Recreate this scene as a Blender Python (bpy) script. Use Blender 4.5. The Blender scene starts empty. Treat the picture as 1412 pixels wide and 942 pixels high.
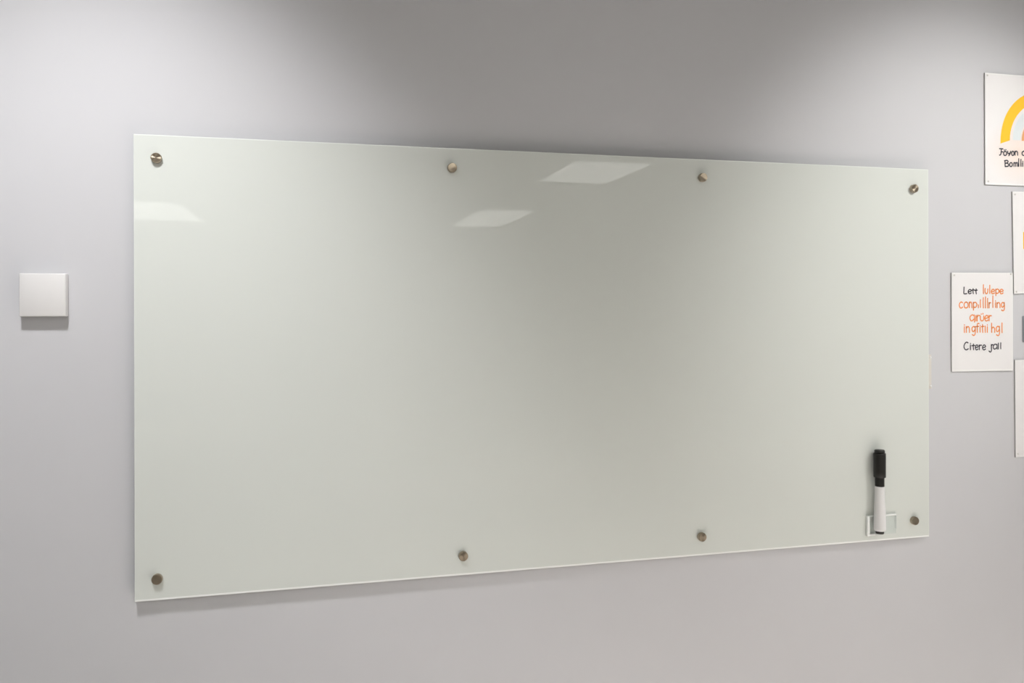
import bpy, bmesh, math
from mathutils import Vector, Matrix

# ------------------------------------------------------------------ camera
scene = bpy.context.scene
C = scene.collection
DIST, YAW, ROLL, FPX, SHY, EYE = 1.6914, 0.241735, -0.0025, 1122.0, -47.97, 1.55
cam_d = bpy.data.cameras.new('camera')
cam_d.sensor_width = 36.0
cam_d.lens = 36.0 * FPX / 1412.0
cam_d.shift_y = SHY / 1412.0
cam_d.clip_start = 0.05
cam = bpy.data.objects.new('camera', cam_d)
C.objects.link(cam)
cam.location = (0, -DIST, EYE)
cam.rotation_euler = (Matrix.Rotation(-YAW, 3, 'Z') @ Matrix.Rotation(math.pi / 2, 3, 'X')
                      @ Matrix.Rotation(ROLL, 3, 'Z')).to_euler()
scene.camera = cam

# ------------------------------------------------------------------ world, exposure
DAY = 2.2            # sky seen through the side windows
TROFFER = 2.3        # ceiling panels
FILL = 9.0           # unseen panel row added as fill, out of the mirrored view
SUN = 42.0            # low sun through the side windows onto the floor
SPOT_L, SPOT_R = 67.7, 76.4
wd = bpy.data.worlds.new('sky')
scene.world = wd
wd.use_nodes = True
wd.node_tree.nodes['Background'].inputs[0].default_value = (0.97, 0.985, 1.0, 1)
wd.node_tree.nodes['Background'].inputs[1].default_value = DAY
sun_d = bpy.data.lights.new('sun', 'SUN')
sun_d.energy, sun_d.angle, sun_d.color = SUN, math.radians(1.5), (1.0, 0.92, 0.895)
sun = bpy.data.objects.new('sun', sun_d)
C.objects.link(sun)
sun.location = (8, -3, 5)
sun.rotation_euler = Vector((-1, -0.03, -0.50)).to_track_quat('-Z', 'Y').to_euler()
scene.view_settings.view_transform = 'Standard'
scene.view_settings.look = 'None'
scene.view_settings.exposure = 0.0
scene.view_settings.gamma = 1.0
scene.view_settings.use_curve_mapping = False

CEIL = 2.72          # ceiling height
WY = 0.018           # the wall plane; the glass front face is y = 0
XL, XR, YB = -4.2, 4.3, -11.0


def spot(name, loc, tilt, side, half, blend, power, col, parent):
    l = bpy.data.lights.new(name, 'SPOT')
    l.energy, l.color = power, col
    l.spot_size, l.spot_blend = 2 * half, blend
    l.shadow_soft_size = 0.08
    o = bpy.data.objects.new(name, l)
    C.objects.link(o)
    ax = Vector((math.sin(side), math.sin(tilt) * math.cos(side), -math.cos(tilt) * math.cos(side)))
    o.rotation_euler = ax.to_track_quat('-Z', 'Y').to_euler()
    o.location = loc
    o.parent = parent
    return o


# ------------------------------------------------------------------ helpers
def at(px, py, y=0.0):
    """world point on the plane y that the photo shows at this pixel"""
    a, b = px - 706, py - 471 - SHY
    c, s = math.cos(-ROLL), math.sin(-ROLL)
    u, v = (c * a - s * b) / FPX, (s * a + c * b) / FPX
    cy, sy = math.cos(YAW), math.sin(YAW)
    t = (DIST + y) / (cy - u * sy)
    return Vector(((u * cy + sy) * t, y, EYE - v * t))


def mat(name, col, rough=0.5, metal=0.0, spec=0.5, noise=0.0, scale=40.0, bump=0.0, trans=0.0, emit=0.0,
        aniso=0.0, ior=1.5, coat=0.0):
    m = bpy.data.materials.new(name)
    m.use_nodes = True
    nt = m.node_tree
    b = nt.nodes['Principled BSDF']
    b.inputs['Base Color'].default_value = (*col, 1)
    b.inputs['Roughness'].default_value = rough
    b.inputs['Metallic'].default_value = metal
    b.inputs['Specular IOR Level'].default_value = spec
    b.inputs['IOR'].default_value = ior
    b.inputs['Transmission Weight'].default_value = trans
    b.inputs['Coat Weight'].default_value = coat
    if emit:
        b.inputs['Emission Color'].default_value = (1, 1.0, 0.955, 1)
        b.inputs['Emission Strength'].default_value = emit
    if noise or bump:
        tc = nt.nodes.new('ShaderNodeTexCoord')
        n = nt.nodes.new('ShaderNodeTexNoise')
        n.inputs['Scale'].default_value = scale
        n.inputs['Detail'].default_value = 4
        nt.links.new(tc.outputs['Object'], n.inputs['Vector'])
        if noise:
            mx = nt.nodes.new('ShaderNodeMix')
            mx.data_type = 'RGBA'
            mx.inputs['A'].default_value = (*[c * (1 - noise) for c in col], 1)
            mx.inputs['B'].default_value = (*[min(1, c * (1 + noise)) for c in col], 1)
            nt.links.new(n.outputs['Fac'], mx.inputs['Factor'])
            nt.links.new(mx.outputs['Result'], b.inputs['Base Color'])
        if bump:
            bp = nt.nodes.new('ShaderNodeBump')
            bp.inputs['Strength'].default_value = bump
            bp.inputs['Distance'].default_value = 0.002
            nt.links.new(n.outputs['Fac'], bp.inputs['Height'])
            nt.links.new(bp.outputs['Normal'], b.inputs['Normal'])
    if aniso:
        tg = nt.nodes.new('ShaderNodeTangent')
        tg.direction_type = 'RADIAL'
        tg.axis = 'Y'
        b.inputs['Anisotropic'].default_value = aniso
        nt.links.new(tg.outputs[0], b.inputs['Tangent'])
    return m


M = {
    'wall': mat('grey_wall_paint', (0.609, 0.606, 0.624), 0.6, spec=0.25, noise=0.012, scale=9, bump=0.02),
    'room': mat('room_wall_paint', (0.62, 0.61, 0.60), 0.7, spec=0.2, noise=0.02, scale=6),
    'ceiling': mat('ceiling_board', (0.55, 0.55, 0.54), 0.9, spec=0.1, noise=0.03, scale=60),
    'carpet': mat('warm_carpet', (0.47, 0.452, 0.438), 0.95, spec=0.05, noise=0.15, scale=120, bump=0.4),
    'glassboard': mat('back_painted_glass', (0.71, 0.735, 0.695), 0.0, spec=0.5, noise=0.004, scale=3),
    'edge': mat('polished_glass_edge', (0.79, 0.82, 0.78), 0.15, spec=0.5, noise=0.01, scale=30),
    'edge_low_glow': mat('glass_edge_painted_glow', (0.93, 0.94, 0.92), 0.15, spec=0.5, noise=0.01, scale=30),  # bottom strip painted paler to imitate light refracted down the glass
    'card_edge': mat('shadow_toned_card_edge', (0.46, 0.45, 0.44), 0.7, noise=0.03, scale=60),  # card sides darkened to draw in the thin shadow line
    'metal': mat('brushed_bronze_nickel', (0.42, 0.35, 0.265), 0.30, metal=1, noise=0.06, scale=400, aniso=0.85),
    'metal_side': mat('turned_bronze_nickel', (0.42, 0.36, 0.28), 0.28, metal=1, noise=0.05, scale=200),
    'black': mat('black_plastic', (0.008, 0.007, 0.005), 0.45, noise=0.1, scale=200),
    'white': mat('white_marker_plastic', (0.84, 0.83, 0.83), 0.3, noise=0.01, scale=50),
    'acrylic': mat('clear_acrylic', (0.95, 0.98, 0.97), 0.04, trans=1.0, ior=1.3, noise=0.005, scale=20),
    'frost': mat('frosted_acrylic_edge', (0.92, 0.94, 0.92), 0.35, noise=0.01, scale=60),
    'cover': mat('white_cover_plastic', (0.75, 0.735, 0.725), 0.45, noise=0.01, scale=40),
    'paper': mat('white_card', (0.83, 0.81, 0.805), 0.65, spec=0.2, noise=0.012, scale=25),
    'laminate': mat('laminate_rim', (0.88, 0.87, 0.855), 0.35, noise=0.01, scale=25),
    'pin': mat('clear_pin', (0.72, 0.70, 0.67), 0.25, noise=0.02, scale=90),
    'ink': mat('dark_grey_ink', (0.075, 0.072, 0.085), 0.7, spec=0.1, noise=0.25, scale=300),
    'orange': mat('orange_ink', (0.88, 0.30, 0.09), 0.7, spec=0.1, noise=0.12, scale=300),
    'yellow': mat('yellow_ink', (0.98, 0.56, 0.045), 0.7, spec=0.1, noise=0.03, scale=60),
    'pale': mat('pale_blue_ink', (0.74, 0.78, 0.79), 0.7, spec=0.1, noise=0.03, scale=60),
    'tan': mat('tan_orange_ink', (0.80, 0.40, 0.18), 0.7, spec=0.1, noise=0.05, scale=60),
    'slate': mat('slate_grey_plastic', (0.26, 0.28, 0.30), 0.5, noise=0.03, scale=60),
    'cream': mat('cream_plastic', (0.66, 0.63, 0.58), 0.5, noise=0.02, scale=60),
    'panel': mat('light_panel', (0.9, 0.9, 0.9), 0.5, emit=TROFFER),
    'panel_fill': mat('added_fill_panel', (0.9, 0.9, 0.9), 0.5, emit=FILL),
    'lamp': mat('lamp_lens', (0.9, 0.9, 0.9), 0.5, emit=8.0),
    'fixture': mat('white_enamel', (0.80, 0.80, 0.79), 0.4, noise=0.01, scale=30),
    'table': mat('pale_laminate_top', (0.66, 0.64, 0.61), 0.25, noise=0.03, scale=20),
    'steel': mat('grey_steel_leg', (0.30, 0.30, 0.31), 0.4, metal=0.8, noise=0.05, scale=80),
    'door': mat('dark_door_veneer', (0.20, 0.18, 0.165), 0.5, noise=0.12, scale=14),
    'pane': mat('window_glass', (1, 1, 1), 0.0, trans=1.0, ior=1.05),
}


def clear(m, tint, gloss):
    """thin clear sheet: lets light through, glossy face"""
    nt = m.node_tree
    b = nt.nodes['Principled BSDF']
    b.inputs['Transmission Weight'].default_value = 0
    for l in list(b.inputs['Base Color'].links):
        nt.links.remove(l)
    b.inputs['Base Color'].default_value = (.9, .93, .92, 1)
    tp = nt.nodes.new('ShaderNodeBsdfTransparent')
    tp.inputs[0].default_value = (*tint, 1)
    ms = nt.nodes.new('ShaderNodeMixShader')
    ms.inputs[0].default_value = gloss
    nt.links.new(tp.outputs[0], ms.inputs[1])
    nt.links.new(b.outputs[0], ms.inputs[2])
    nt.links.new(ms.outputs[0], nt.nodes['Material Output'].inputs['Surface'])


clear(M['acrylic'], (.975, .985, .985), .07)
clear(M['pane'], (.97, .985, .975), .04)


def link(name, bm, mats, parent=None, smooth=False):
    bmesh.ops.recalc_face_normals(bm, faces=bm.faces)
    me = bpy.data.meshes.new(name)
    bm.to_mesh(me)
    bm.free()
    for m in (mats if isinstance(mats, (list, tuple)) else [mats]):
        me.materials.append(m)
    if smooth:
        for p in me.polygons:
            p.use_smooth = True
        try:
            me.set_sharp_from_angle(angle=math.radians(35))
        except Exception:
            pass
    o = bpy.data.objects.new(name, me)
    C.objects.link(o)
    if parent:
        o.parent = parent
    return o


def thing(name, label, cat, loc=(0, 0, 0), group=None):
    o = bpy.data.objects.new(name, None)
    o.empty_display_size = 0.05
    C.objects.link(o)
    o.location = loc
    o['label'], o['category'] = label, cat
    if group:
        o['group'] = group
    return o


def struct(o):
    o['kind'] = 'structure'
    return o


def box(bm, x0, x1, y0, y1, z0, z1, bevel=0.0, seg=2):
    r = bmesh.ops.create_cube(bm, size=1)
    vs = r['verts']
    for v in vs:
        v.co = Vector((x0 + (v.co.x + .5) * (x1 - x0), y0 + (v.co.y + .5) * (y1 - y0), z0 + (v.co.z + .5) * (z1 - z0)))
    if bevel:
        es = list({e for v in vs for e in v.link_edges})
        bmesh.ops.bevel(bm, geom=es, offset=bevel, segments=seg, affect='EDGES', profile=0.5)


def bxo(name, b, m, parent=None, bevel=0.0, seg=2):
    bm = bmesh.new()
    box(bm, *b, bevel=bevel, seg=seg)
    return link(name, bm, m, parent, smooth=bevel > 0)


def lathe(bm, prof, n=40, axis='Z', mi=0):
    """prof: (radius, height) pairs; axis the turning axis"""
    rings = []
    for r, h in prof:
        ring = []
        for i in range(n):
            a = 2 * math.pi * i / n
            p = (r * math.cos(a), r * math.sin(a), h)
            if axis == 'Y':
                p = (p[0], h, p[1])
            ring.append(bm.verts.new(p))
        rings.append(ring)
    for a, b in zip(rings, rings[1:]):
        for i in range(n):
            f = bm.faces.new((a[i], a[(i + 1) % n], b[(i + 1) % n], b[i]))
            f.material_index = mi
    for ring in (rings[0], rings[-1]):
        f = bm.faces.new(ring)
        f.material_index = mi


def copy_thing(root, loc, label=None):
    r = root.copy()
    C.objects.link(r)
    r.location = loc
    if label:
        r['label'] = label
    for ch in list(root.children):
        c = ch.copy()
        C.objects.link(c)
        c.parent = r
        for g in ch.children:
            d = g.copy()
            C.objects.link(d)
            d.parent = c
    return r


# ------------------------------------------------------------------ the room
struct(bxo('wall_front', (XL - .1, XR + .1, WY, WY + .12, 0, CEIL + .1), M['wall']))
struct(bxo('floor', (XL - .1, XR + .1, YB - .1, WY + .12, -.1, 0), M['carpet']))
struct(bxo('ceiling', (XL - .1, XR + .1, YB - .1, WY + .12, CEIL, CEIL + .1), M['ceiling']))
struct(bxo('wall_left', (XL - .1, XL, YB, WY, 0, CEIL), M['room']))
struct(bxo('wall_back', (XL - .1, XR + .1, YB - .1, YB, 0, CEIL), M['room']))
# right wall with a window opening close to the board wall (outside the mirrored view)
WZ0, WZ1 = 0.9, 2.25
wins = [(-1.75, -0.30)]
bm = bmesh.new()
box(bm, XR, XR + .1, YB, WY, 0, WZ0)
box(bm, XR, XR + .1, YB, WY, WZ1, CEIL)
ys = [YB] + [v for w in wins for v in w] + [WY]
for a, b in zip(ys[0::2], ys[1::2]):
    box(bm, XR, XR + .1, a, b, WZ0, WZ1)
struct(link('wall_right', bm, M['room']))
for i, (a, b) in enumerate(wins):
    bm = bmesh.new()
    for q in ((a, a + .05, WZ0, WZ1), (b - .05, b, WZ0, WZ1), (a + .05, b - .05, WZ0, WZ0 + .05),
              (a + .05, b - .05, WZ1 - .05, WZ1), ((a + b) / 2 - .02, (a + b) / 2 + .02, WZ0 + .05, WZ1 - .05)):
        box(bm, XR + .02, XR + .08, *q)
    w = struct(link('window_%d' % (i + 1), bm, M['fixture']))
    bxo('pane', (XR + .048, XR + .052, a + .05, b - .05, WZ0 + .05, WZ1 - .05), M['pane'], w)
    pl = bpy.data.lights.new('window_portal', 'AREA')
    pl.shape = 'RECTANGLE'
    pl.size, pl.size_y = b - a, WZ1 - WZ0
    pl.cycles.is_portal = True
    po = bpy.data.objects.new('window_portal', pl)
    C.objects.link(po)
    po.location = (XR + .11, (a + b) / 2, (WZ0 + WZ1) / 2)
    po.rotation_euler = (math.pi / 2, 0, math.pi / 2)
d1 = struct(bxo('door_1', (XR - .035, XR - .001, -8.9, -7.9, 0.005, 2.08), M['door']))
bxo('door_handle', (XR - .085, XR - .036, -8.05, -7.95, 0.98, 1.01), M['steel'], d1, 0.005)
tr = bmesh.new()
for q in ((-9.0, -8.905, 0, 2.18), (-7.895, -7.8, 0, 2.18), (-8.905, -7.895, 2.085, 2.18)):
    box(tr, XR - .05, XR - .001, *q)
struct(link('trim_1', tr, M['fixture']))
for side, b in (('front', (XL, XR, WY - .012, WY - .0005, .001, .1)), ('back', (XL, XR, YB + .0005, YB + .012, .001, .1)),
                ('left', (XL + .0005, XL + .012, YB + .012, WY - .012, .001, .1))):
    struct(bxo('baseboard_' + side, b, M['steel']))

# ------------------------------------------------------------------ ceiling lights
def troffer(x0, x1, y0, y1, label, m='panel'):
    cx, cy = (x0 + x1) / 2, (y0 + y1) / 2
    t = thing('ceiling_light', label, 'ceiling light', (cx, cy, CEIL), 'recessed ceiling panels')
    hx, hy = (x1 - x0) / 2, (y1 - y0) / 2
    bm = bmesh.new()
    e = .03
    for q in ((-hx - e, -hx, -hy - e, hy + e), (hx, hx + e, -hy - e, hy + e), (-hx, hx, -hy - e, -hy), (-hx, hx, hy, hy + e)):
        box(bm, *q, -.014, -.0005)
    link('frame', bm, M['fixture'], t)
    bxo('diffuser', (-hx, hx, -hy, hy, -.008, -.0005), M[m], t)
    return t


troffer(2.04, 2.70, -5.55, -4.44, 'second nearest ceiling panel, mirrored near the top edge of the board')
troffer(1.96, 2.66, -9.80, -7.79, 'long far ceiling panel, mirrored left of the other in the board')
troffer(-2.90, -1.42, -9.90, -7.90, 'far left ceiling panel, mirrored at the left edge of the board')
for i, x in enumerate((-1.9, 0.7, 3.0)):  # unseen row, added only to raise the ambient light
    troffer(x - .32, x + .32, -4.05, -2.85,
            ('left', 'middle', 'right')[i] + ' of the three added unseen fill panels over the space before the board', 'panel_fill')


def downlight(loc, tilt, side, half, blend, power, col, label):
    t = thing('downlight', label, 'downlight', (loc[0], loc[1], CEIL), 'adjustable downlights before the board wall')
    bm = bmesh.new()
    lathe(bm, [(.112, -.0005), (.116, -.005), (.104, -.010), (.088, -.007), (.088, -.0005)], 32)
    link('trim_ring', bm, M['fixture'], t, True)
    bm = bmesh.new()
    lathe(bm, [(.086, -.0006), (.086, -.003), (.070, -.006)], 32)
    link('lens', bm, M['lamp'], t, True)
    spot('downlight_lamp', (0, 0, -.085), tilt, side, half, blend, power, col, t)
    return t


downlight((-.40, WY - .903, 0), .60, -.015, .667, .982, SPOT_L, (.985, .985, 1.0), 'left one of two round downlights above the glass board')
downlight((1.914, WY - 1.327, 0), .966, -.246, .399, 1.0, SPOT_R, (1, .995, .975), 'right one of two round downlights above the glass board')

# ------------------------------------------------------------------ tables in the room (seen as faint reflections)
def table(x, y):
    t = thing('classroom_table', 'pale rectangular classroom table mirrored faintly low in the board', 'table', (x, y, 0), 'tables mirrored in the board')
    bxo('tabletop', (-.7, .7, -.3, .3, .715, .74), M['table'], t, .006)
    for sx in (-.63, .63):
        for sy in (-.24, .24):
            bm = bmesh.new()
            lathe(bm, [(.016, .0005), (.018, .02), (.018, .7145)], 12)
            for v in bm.verts:
                v.co += Vector((sx, sy, 0))
            link('leg', bm, M['steel'], t, True)
    return t


t0 = table(0.75, -2.35)
t0['label'] = 'pale classroom table nearest the board, on its left side'
for x, y, w in ((2.6, -2.35, 'nearest the board, by the window'), (0.9, -4.2, 'in the middle of the second row'),
                (2.8, -4.2, 'at the window end of the second row'), (-1.1, -4.2, 'at the left end of the second row'),
                (1.1, -6.2, 'in the third row, right one'), (-0.9, -6.2, 'in the third row, left one')):
    copy_thing(t0, (x, y, 0), 'pale classroom table ' + w)

# ------------------------------------------------------------------ glass board
BX0, BX1, BZ1 = -.33116, 1.46884, 1.88394
BZ0 = BZ1 - 0.9
GT = .006                                   # pane thickness
board = thing('glass_whiteboard', 'large pale green glass whiteboard mounted on the grey wall', 'whiteboard',
              ((BX0 + BX1) / 2, 0, (BZ0 + BZ1) / 2))
org = Vector(board.location)
bm = bmesh.new()
hw, hh, rim, ch = .9, .45, .0028, .0007
def ring(w, h, y):
    return [bm.verts.new((sx * w, y, sz * h)) for sx, sz in ((-1, -1), (1, -1), (1, 1), (-1, 1))]
r0 = [bm.verts.new((x, 0, z)) for x, z in ((-hw + .0016, -hh + .0040), (hw - .0022, -hh + .0040), (hw - .0022, hh - .0022), (-hw + .0016, hh - .0022))]
r1 = ring(hw - ch, hh - ch, 0)
r2 = ring(hw, hh, ch)
r3 = ring(hw, hh, GT)
bm.faces.new(r0).material_index = 0
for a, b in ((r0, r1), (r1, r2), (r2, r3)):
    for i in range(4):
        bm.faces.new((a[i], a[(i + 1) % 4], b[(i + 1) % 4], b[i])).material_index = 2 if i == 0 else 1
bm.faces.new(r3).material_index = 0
link('glass_pane', bm, [M['glassboard'], M['edge'], M['edge_low_glow']], board)

CAPY = -.009
for px, py in ((215, 217.5), (624, 231), (970.3, 244.5), (1262.3, 259.7), (216, 799.8), (639.3, 767.8), (969.2, 741.3), (1263, 718.8)):
    p = at(px, py, CAPY) - org
    bm = bmesh.new()
    lathe(bm, [(.0075, WY - .0002), (.0075, GT + .0002)], 24, 'Y')          # spacer between wall and glass
    lathe(bm, [(.0098, -.0002), (.0100, -.001), (.0100, CAPY + .0012), (.0092, CAPY)], 40, 'Y')
    s = link('standoff', bm, M['metal_side'], board, True)
    s.location = (p.x, 0, p.z)
    bm = bmesh.new()
    lathe(bm, [(.0090, CAPY - .0001), (.0088, CAPY - .0004), (.0015, CAPY - .0006)], 40, 'Y')
    link('cap_face', bm, M['metal'], s, False)

# ------------------------------------------------------------------ marker and its holder
def rel(px, py, y, o):
    return at(px, py, y) - o


ho = at(1213, 723, 0)
holder = thing('marker_holder', 'clear acrylic holder stuck low on the glass board behind the marker', 'holder', ho)
a, b = rel(1194, 711, 0, ho), rel(1234.5, 737.5, 0, ho)
t2 = rel(1234, 707.5, 0, ho)
bm = bmesh.new()
zt, zb = (a.z + t2.z) / 2, rel(1214, 736.5, 0, ho).z
box(bm, a.x, b.x, -.0030, -.0002, zb, zt, .0005)
link('back_plate', bm, M['acrylic'], holder, True)
e = .0055
bxo('left_rim', (a.x - .001, a.x + e, -.0075, -.0002, zb - .001, zt), M['frost'], holder, .001)
bxo('top_rim', (a.x + e, a.x + .024, -.0042, -.0002, zt - .003, zt), M['frost'], holder, .0006)
bxo('bottom_rim', (a.x + e, a.x + .022, -.0065, -.0002, zb - .001, zb + .004), M['frost'], holder, .001)
bxo('right_rim', (b.x - .0022, b.x, -.005, -.0002, zb + .012, zt), M['acrylic'], holder, .0005)
bxo('top_rim', (b.x - .030, b.x, -.0042, -.0002, zt - .0045, zt), M['frost'], holder, .0006)

MR = .0140
MY = -.0038 - MR
mo = at(1213.2, 735, MY)
mt = at(1213.0, 620.5, MY)
Lm = mt.z - mo.z
marker = thing('dry_erase_marker', 'white dry-erase marker with black cap upright on the glass board', 'marker', mo)
k = at(1213, 660, MY)
def zz(py):
    return at(1213, py, MY).z - mo.z
bm = bmesh.new()
lathe(bm, [(.0122, zz(731.6)), (.0136, zz(730.6)), (.0138, zz(729)), (.0136, zz(716)), (.0126, zz(700)), (.0115, zz(686)), (.0111, zz(671.5)), (.0106, zz(670.6))], 40)
link('barrel', bm, M['white'], marker, True)
bm = bmesh.new()
lathe(bm, [(.0088, zz(735.8)), (.0096, zz(735.0)), (.0096, zz(731.6))], 32)
link('end_plug', bm, M['black'], marker, True)
bm = bmesh.new()
lathe(bm, [(.0103, zz(670.5)), (.0105, zz(669.8)), (.0105, zz(659)), (.0103, zz(658.2))], 40)
link('cap_collar', bm, M['black'], marker, True)
bm = bmesh.new()
lathe(bm, [(.0132, zz(658)), (.0137, zz(657.5)), (.0138, zz(650)), (.0138, zz(628)), (.0137, zz(625.4)), (.0131, zz(624.9))], 40)
for k in (630, 633):                                           # two shallow moulded bands near the top of the cap
    lathe(bm, [(.01395, zz(k + .8)), (.01415, zz(k + .4)), (.01395, zz(k))], 40)
cap = link('cap', bm, M['black'], marker, True)
bm = bmesh.new()
lathe(bm, [(.0108, zz(624.8)), (.0118, zz(624)), (.0118, zz(621.6)), (.0104, zz(620.4))], 40)
link('cap_top', bm, M['black'], marker, True)

# ------------------------------------------------------------------ wall box on the left
so = at(58, 407, WY)
sw = thing('wall_box', 'small square white plastic cover on the wall left of the glass board', 'wall box', so)
FY = WY - .022
p0, p1 = at(25.8, 376.8, FY) - so, at(90.8, 436.5, FY) - so
f = FY - WY
bm = bmesh.new()
box(bm, p0.x, p1.x, f, -.003, p1.z, p0.z, .0022, 3)
link('cover', bm, M['cover'], sw, True)
bxo('front_plate', (p0.x + .0042, p1.x - .0008, f - .0006, f + .001, p1.z + .0012, p0.z - .0018), M['cover'], sw, .0005)
bxo('back_plate', (p0.x + .003, p1.x - .003, -.0031, -.0001, p1.z + .003, p0.z - .003), M['fixture'], sw)

# ------------------------------------------------------------------ lettering strokes
G = {  # x 0..1 over the glyph, y 0 x-height .. 1 baseline, negative above, >1 below
    'o': [[(.5, 0), (.1, .2), (0, .55), (.15, .9), (.5, 1), (.88, .85), (1, .5), (.85, .15), (.5, 0)]],
    'e': [[(.08, .55), (.95, .42), (.85, .12), (.5, 0), (.12, .25), (.02, .6), (.25, .95), (.6, 1), (.98, .82)]],
    'c': [[(.95, .15), (.55, 0), (.15, .2), (0, .6), (.25, .95), (.6, 1), (1, .82)]],
    'C': [[(.95, -.35), (.6, -.5), (.2, -.2), (0, .35), (.2, .88), (.6, 1), (1, .8)]],
    'L': [[(.1, -.5), (.05, .4), (.08, .98), (1, .96)]],
    'l': [[(.5, -.55), (.45, .3), (.5, 1)]],
    'k': [[(.5, -.25), (.45, .3), (.5, 1)]],
    'i': [[(.5, 0), (.5, 1)], [(.5, -.34), (.52, -.26)]],
    'I': [[(.5, 0), (.5, 1)]],
    't': [[(.5, -.38), (.48, .4), (.6, 1)], [(0, 0), (1, -.05)]],
    'T': [[(.55, -.32), (.5, .4), (.62, 1)], [(0, .08), (1, .02)]],
    'u': [[(0, 0), (.05, .7), (.4, 1), (.85, .75), (.95, 0)], [(.95, 0), (1, 1)]],
    'v': [[(.1, -.1), (.02, .55), (.35, 1), (.85, .8), (.95, 0)]],
    'U': [[(0, 0), (.05, .7), (.4, 1), (.85, .75), (.95, 0)], [(.25, -.4), (.25, -.28)], [(.7, -.5), (.72, -.3)]],
    'n': [[(0, 0), (.03, 1)], [(.05, .3), (.5, 0), (.9, .3), (.95, 1)]],
    'm': [[(0, .05), (.03, 1)], [(.05, .3), (.3, 0), (.48, .3), (.5, 1)], [(.5, .3), (.78, 0), (.96, .3), (1, 1)]],
    'p': [[(.05, 0), (.08, 1.5)], [(.08, .2), (.55, 0), (1, .35), (.8, .85), (.4, 1), (.1, .8)]],
    'r': [[(.05, 0), (.1, 1)], [(.1, .35), (.5, .05), (1, .08)]],
    'h': [[(.05, -.55), (.08, 1)], [(.08, .4), (.5, .1), (.92, .4), (.95, 1)]],
    'a': [[(.9, .1), (.45, 0), (.05, .35), (.1, .85), (.45, 1), (.9, .7)], [(.95, 0), (1, 1.02)]],
    'q': [[(.75, .1), (.4, 0), (.02, .35), (.1, .85), (.4, 1), (.75, .7)], [(.85, 0), (.9, 1.2)]],
    'g': [[(.85, .15), (.45, 0), (.05, .3), (.15, .75), (.5, .85), (.88, .5)], [(.9, 0), (.95, 1.1), (.6, 1.5), (.1, 1.35)]],
    'f': [[(1, -.35), (.55, -.4), (.4, 0), (.42, 1)], [(0, .1), (.9, .05)]],
    'j': [[(.9, .05), (.95, 1.1), (.6, 1.6), (0, 1.35)]],
    'R': [[(.0, .3), (.35, .05), (.85, .1)], [(.45, .1), (.55, 1)]],
    'B': [[(.05, -.45), (.1, 1)], [(-.1, -.4), (.6, -.5), (.9, -.2), (.55, .15), (.15, .2)], [(.55, .15), (1, .45), (.9, .9), (.1, 1)]],
    'J': [[(.0, -.5), (1, -.45)], [(.55, -.45), (.45, .5), (.3, .9), (0, 1)], [(.5, .2), (.95, .25)]],
    'O': [[(.5, 0), (.1, .2), (0, .55), (.15, .9), (.5, 1), (.88, .85), (1, .5), (.85, .15), (.5, 0)], [(.2, -.3), (.3, -.25)], [(.7, -.35), (.8, -.3)]],
    'y': [[(.0, 0), (.1, .45), (.45, .55), (.8, .35)], [(.95, 0), (.7, .6), (.35, 1.0)]],
}


def ribbon(bm, pts, w, y):
    """flat inked stroke with mitred joints and rounded ends, lying on the card (plane y)"""
    pts = [Vector(p) for p in pts]
    n = len(pts)
    L, R = [], []
    for i in range(n):
        d = (pts[min(i + 1, n - 1)] - pts[max(i - 1, 0)])
        d.normalize()
        nn = Vector((-d.y, d.x)) * w / 2
        L.append(pts[i] + nn)
        R.append(pts[i] - nn)
    d0 = (pts[0] - pts[1]).normalized() * w * .4
    d1 = (pts[-1] - pts[-2]).normalized() * w * .4
    mk = lambda p: bm.verts.new((p.x, y, p.y))
    Lv, Rv = [mk(p) for p in L], [mk(p) for p in R]
    for i in range(n - 1):
        bm.faces.new((Lv[i], Lv[i + 1], Rv[i + 1], Rv[i]))
    for (a, b, d, c) in ((Lv[0], Rv[0], d0, pts[0]), (Lv[-1], Rv[-1], d1, pts[-1])):
        q1, q2 = mk(L[0 if a is Lv[0] else -1] * .7 + R[0 if a is Lv[0] else -1] * .3 + d), mk(L[0 if a is Lv[0] else -1] * .3 + R[0 if a is Lv[0] else -1] * .7 + d)
        bm.faces.new((a, b, q2, q1))


def refine(pts):
    """Catmull-Rom through the stroke's points"""
    if len(pts) < 3:
        return pts
    out = []
    P = [Vector(p) for p in pts]
    for i in range(len(P) - 1):
        p0, p1, p2, p3 = P[max(i - 1, 0)], P[i], P[i + 1], P[min(i + 2, len(P) - 1)]
        for k in range(3):
            t = k / 3
            out.append(.5 * ((2 * p1) + (p2 - p0) * t + (2 * p0 - 5 * p1 + 4 * p2 - p3) * t * t + (3 * p1 - p0 - 3 * p2 + p3) * t ** 3))
    out.append(P[-1])
    return out


def lettering(parent, o, y, glyphs, to_px, width, m):
    """glyphs: (char, x0, x1, top, base) measured on the print; to_px maps print units to photo pixels"""
    bm = bmesh.new()
    for chx, x0, x1, t, b in glyphs:
        for st in G[chx]:
            pts = []
            for gx, gy in refine(st):
                p = at(*to_px(x0 + gx * (x1 - x0), t + gy * (b - t)), y) - o
                pts.append((p.x, p.z))
            ribbon(bm, pts, width, y - o.y)
    bmesh.ops.recalc_face_normals(bm, faces=bm.faces)
    ob = link('lettering', bm, m, parent)
    ob['kind'] = 'stuff'
    # the printed side faces the room
    for p in ob.data.polygons:
        if p.normal.y > 0:
            p.flip()
    return ob


PT = .0036           # card thickness


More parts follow.
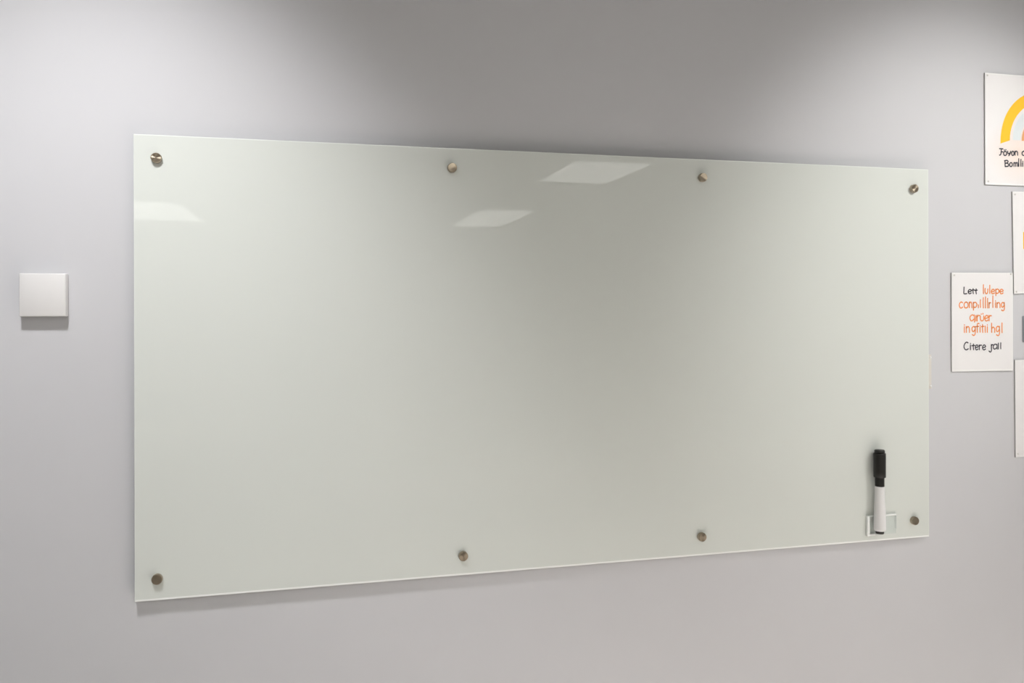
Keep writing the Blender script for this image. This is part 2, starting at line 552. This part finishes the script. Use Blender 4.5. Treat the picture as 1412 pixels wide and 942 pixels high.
def poster(name, label, tl, tr, br, bl, group='posters right of the board', tack=(), extra=0.0):
    """corner pixels of the visible part; the card is rebuilt as a plane sheet at the wall"""
    y = WY - .0004 - PT
    P = [at(*q, y) for q in (tl, tr, br, bl)]
    o = sum(P, Vector()) / 4
    t = thing(name, label, 'poster', o, group)
    Q = [p - o for p in P]
    bm = bmesh.new()
    fr = [bm.verts.new((q.x, 0, q.z)) for q in Q]
    bk = [bm.verts.new((q.x, PT, q.z)) for q in Q]
    bm.faces.new(fr)
    bm.faces.new(bk)
    for i in range(4):
        bm.faces.new((fr[i], fr[(i + 1) % 4], bk[(i + 1) % 4], bk[i])).material_index = 1
    link('card', bm, [M['laminate'], M['card_edge']], t)
    # the printed sheet inside the laminate rim
    c = sum(Q, Vector()) / 4
    ex = (Q[1] - Q[0]).normalized()
    ez = (Q[0] - Q[3]).normalized()
    s = .0028
    S = [Q[0] + ex * s - ez * s, Q[1] - ex * s - ez * s, Q[2] - ex * s + ez * s * 1.8, Q[3] + ex * s + ez * s * 1.8]
    bm = bmesh.new()
    fr = [bm.verts.new((q.x, -.0004, q.z)) for q in S]
    bk = [bm.verts.new((q.x, .0002, q.z)) for q in S]
    bm.faces.new(fr)
    for i in range(4):
        bm.faces.new((fr[i], fr[(i + 1) % 4], bk[(i + 1) % 4], bk[i]))
    sh = link('sheet', bm, M['paper'], t)
    for q in tack:
        p = at(*q, y) - o
        bm = bmesh.new()
        lathe(bm, [(.0022, -.0005), (.0024, -.0012), (.0016, -.0022), (.0006, -.0024)], 16, 'Y')
        pn = link('pin', bm, M['pin'], t, True)
        pn.location = (p.x, 0, p.z)
    return t, o, y - .0007, sh


# rainbow poster (runs out of the frame on the right)
def right_corner(tl, bl, ratio):
    """top-right and bottom-right of an upright card, from its left edge and its width / height"""
    y = WY - .0004 - PT
    a, b = at(*tl, y), at(*bl, y)
    e = (a - b)
    w = Vector((e.z, 0, -e.x)) * ratio
    return a + w, b + w


def pix(p):
    """photo pixel of a world point (inverse of at)"""
    x, y, z = p.x, p.y + DIST, p.z - EYE
    c, s = math.cos(YAW), math.sin(YAW)
    u, v = FPX * (x * c - y * s) / (x * s + y * c), -FPX * z / (x * s + y * c)
    cr, sr = math.cos(ROLL), math.sin(ROLL)
    return 706 + cr * u - sr * v, 471 + sr * u + cr * v + SHY


def left_poster(name, label, tl, bl, ratio, tack):
    a, b = right_corner(tl, bl, ratio)
    return poster(name, label, tl, pix(a), pix(b), bl, tack=tack)


t, o, y, sh = left_poster('rainbow_poster', 'white poster with a yellow rainbow arch, topmost on the right', (1358.2, 100.2), (1358.8, 254.4), .76,
                          [(1361.2, 104), (1362.5, 250)])
# peach wash printed behind the words
nt = M['paper'].copy()
nt.name = 'white_card_with_peach_wash'
sh.data.materials[0] = nt
tree = nt.node_tree
b = tree.nodes['Principled BSDF']
src = b.inputs['Base Color'].links[0].from_socket
tc = tree.nodes.new('ShaderNodeTexCoord')
mp = tree.nodes.new('ShaderNodeMapping')
mp.inputs['Location'].default_value = (0.0, 0, .62)
mp.inputs['Scale'].default_value = (9, 1, 11)
gr = tree.nodes.new('ShaderNodeTexGradient')
gr.gradient_type = 'SPHERICAL'
mx = tree.nodes.new('ShaderNodeMix')
mx.data_type = 'RGBA'
mx.inputs['B'].default_value = (.88, .74, .66, 1)
tree.links.new(tc.outputs['Object'], mp.inputs['Vector'])
tree.links.new(mp.outputs['Vector'], gr.inputs['Vector'])
tree.links.new(gr.outputs['Fac'], mx.inputs['Factor'])
tree.links.new(src, mx.inputs['A'])
tree.links.new(mx.outputs['Result'], b.inputs['Base Color'])


def arch(cx, cy, ro, ri, squash, m, lo_out=0.0, lo_in=0.0):
    """half ring print: outer and inner radius, feet cut on a slant"""
    bm = bmesh.new()
    n = 28
    vo, vi = [], []
    for i in range(n + 1):
        an = math.pi * i / n
        vo.append(bm.verts.new((cx - ro * math.cos(an), y - o.y, cy + ro * squash * math.sin(an) - lo_out * (1 - math.sin(an)) ** 3)))
        vi.append(bm.verts.new((cx - ri * math.cos(an), y - o.y, cy + ri * squash * math.sin(an) - lo_in * (1 - math.sin(an)) ** 3)))
    for i in range(n):
        bm.faces.new((vo[i], vo[i + 1], vi[i + 1], vi[i]))
    ob = link('rainbow_band', bm, m, t)
    for p in ob.data.polygons:
        if p.normal.y > 0:
            p.flip()


pl = at(1379.5, 192, y) - o
px1 = at(1392.5, 192, y) - o
top = at(1412, 131.5, y) - o
rc = at(1438, 192, y) - o
ro = rc.x - pl.x
sq = 1.0
for _ in range(40):                                   # height of the arch so that its outer line passes the frame edge where seen
    h = ro * sq * math.sqrt(max(0, 1 - ((rc.x - top.x) / ro) ** 2))
    sq *= (top.z - pl.z) / h
band = px1.x - pl.x
foot = at(1380, 192, y).z - at(1380, 198, y).z
arch(rc.x, pl.z, ro, ro - band, sq, M['yellow'], foot, foot * .15)
a0 = (at(1396.5, 192, y) - o).x
a1 = (at(1407, 192, y) - o).x
arch(rc.x, pl.z, rc.x - a0, rc.x - a1, sq, M['pale'])
a0 = (at(1408.8, 192, y) - o).x
a1 = (at(1422, 192, y) - o).x
arch(rc.x, pl.z, rc.x - a0, rc.x - a1, sq, M['tan'], foot * .1, 0)
zm = lambda x, yy: (1352 + x / 11.77, 180 + yy / 11.77)
lettering(t, o, y - .0002, [('J', 308, 365, 330, 400), ('O', 375, 425, 335, 405), ('y', 440, 495, 335, 410), ('o', 505, 545, 335, 405), ('n', 560, 605, 335, 402),
                            ('o', 675, 730, 335, 405),
                            ('B', 395, 455, 518, 585), ('o', 473, 518, 520, 585), ('m', 542, 605, 518, 583), ('k', 608, 635, 482, 583), ('k', 645, 670, 490, 583), ('i', 675, 695, 520, 583)],
          zm, .0031, M['ink'])

# poster with a yellow print at the frame edge
t, o, y, sh = left_poster('poster', 'white poster showing a sliver of yellow, under the rainbow poster', (1396.2, 264.2), (1398.3, 405.0), .76, [(1399.3, 268.2), (1401.4, 402.2)])
pa, pb = at(1411, 320, y) - o, at(1440, 344, y) - o
bxo('yellow_print', (pa.x, pb.x, -.0008, -.0005, pb.z, pa.z), M['yellow'], t)

# poster with hand lettered words
t, o, y, sh = poster('lettered_poster', 'white poster hand lettered in orange and dark grey beside the glass board', (1312.3, 376.0), (1396.6, 376.4), (1396.8, 511.2), (1312.6, 512.6),
                     tack=[(1315.6, 379.6), (1393.6, 378.0)])
zm = lambda x, yy: (1305 + x / 6.28, 370 + yy / 6.28)
lettering(t, o, y, [('L', 150, 178, 182, 221), ('e', 188, 216, 184, 220), ('T', 218, 242, 187, 220), ('T', 245, 268, 189, 222),
                    ('C', 152, 190, 662, 706), ('i', 200, 216, 664, 706), ('T', 220, 246, 668, 706), ('e', 250, 275, 664, 706), ('r', 283, 305, 664, 706),
                    ('e', 312, 340, 664, 706), ('j', 368, 392, 668, 704), ('r', 388, 404, 660, 700), ('a', 405, 440, 658, 700), ('l', 444, 458, 666, 700), ('l', 462, 480, 664, 698)],
          zm, .0030, M['ink'])
lettering(t, o, y, [('l', 312, 330, 170, 220), ('v', 334, 360, 178, 220), ('l', 368, 384, 172, 218), ('e', 388, 418, 182, 220), ('p', 426, 456, 180, 218), ('e', 462, 492, 182, 220),
                    ('c', 112, 142, 292, 344), ('o', 153, 188, 292, 344), ('n', 198, 222, 292, 342), ('p', 232, 264, 294, 340), ('I', 270, 284, 316, 342), ('l', 286, 304, 296, 340),
                    ('l', 308, 332, 286, 344), ('l', 330, 348, 282, 344), ('l', 348, 366, 290, 344), ('r', 368, 384, 296, 344), ('l', 392, 414, 274, 340), ('i', 416, 434, 296, 340),
                    ('n', 438, 466, 296, 342), ('g', 474, 504, 296, 344),
                    ('q', 204, 248, 404, 456), ('I', 250, 260, 410, 456), ('r', 264, 288, 406, 458), ('U', 294, 326, 412, 456), ('e', 332, 362, 408, 456), ('r', 368, 390, 408, 456),
                    ('i', 148, 164, 506, 556), ('n', 172, 202, 504, 556), ('g', 220, 252, 504, 556), ('f', 256, 284, 500, 556), ('i', 284, 300, 510, 554), ('t', 300, 326, 506, 556),
                    ('I', 330, 342, 500, 556), ('i', 346, 362, 506, 556), ('h', 390, 420, 504, 556), ('g', 430, 462, 502, 556), ('k', 474, 490, 490, 558)],
          zm, .0030, M['orange'])

# blank poster low at the frame edge
left_poster('poster', 'blank white poster lowest at the right edge of the photo', (1399.8, 496.6), (1400.6, 630.8), .76, [(1403.2, 626.0)])

# slate plate between the posters, cut by the frame
yp = WY - .004
q = at(1411.3, 454, yp)
pl_ = thing('wall_plate', 'slate grey wall plate at the right edge between the posters', 'wall plate', q)
u0, u1 = at(1411.3, 436, yp) - q, at(1411.3, 472, yp) - q
bxo('plate', (u0.x, u0.x + .07, -.0, .0039, u1.z, u0.z), M['slate'], pl_, .001)
bxo('rocker', (u0.x + .022, u0.x + .048, -.003, .001, u1.z + .014, u0.z - .014), M['slate'], pl_, .001)

# cream plate peeping out behind the board's right edge
yp = WY - .004
q = at(1281, 512, yp)
cp = thing('cover_plate', 'thin cream cover plate peeping out behind the board beside its right edge', 'cover plate', q)
u0, u1 = at(1284.6, 489, yp) - q, at(1284.6, 536, yp) - q
bxo('plate', (u0.x - .07, u0.x, 0, .0039, u1.z, u0.z), M['cream'], cp, .0012)
for z in (u0.z - .007, u1.z + .007):
    bm = bmesh.new()
    lathe(bm, [(.0026, .0005), (.0026, -.0008), (.0018, -.0012)], 16, 'Y')
    s = link('screw', bm, M['laminate'], cp, True)
    s.location = (u0.x - .0035, 0, z)
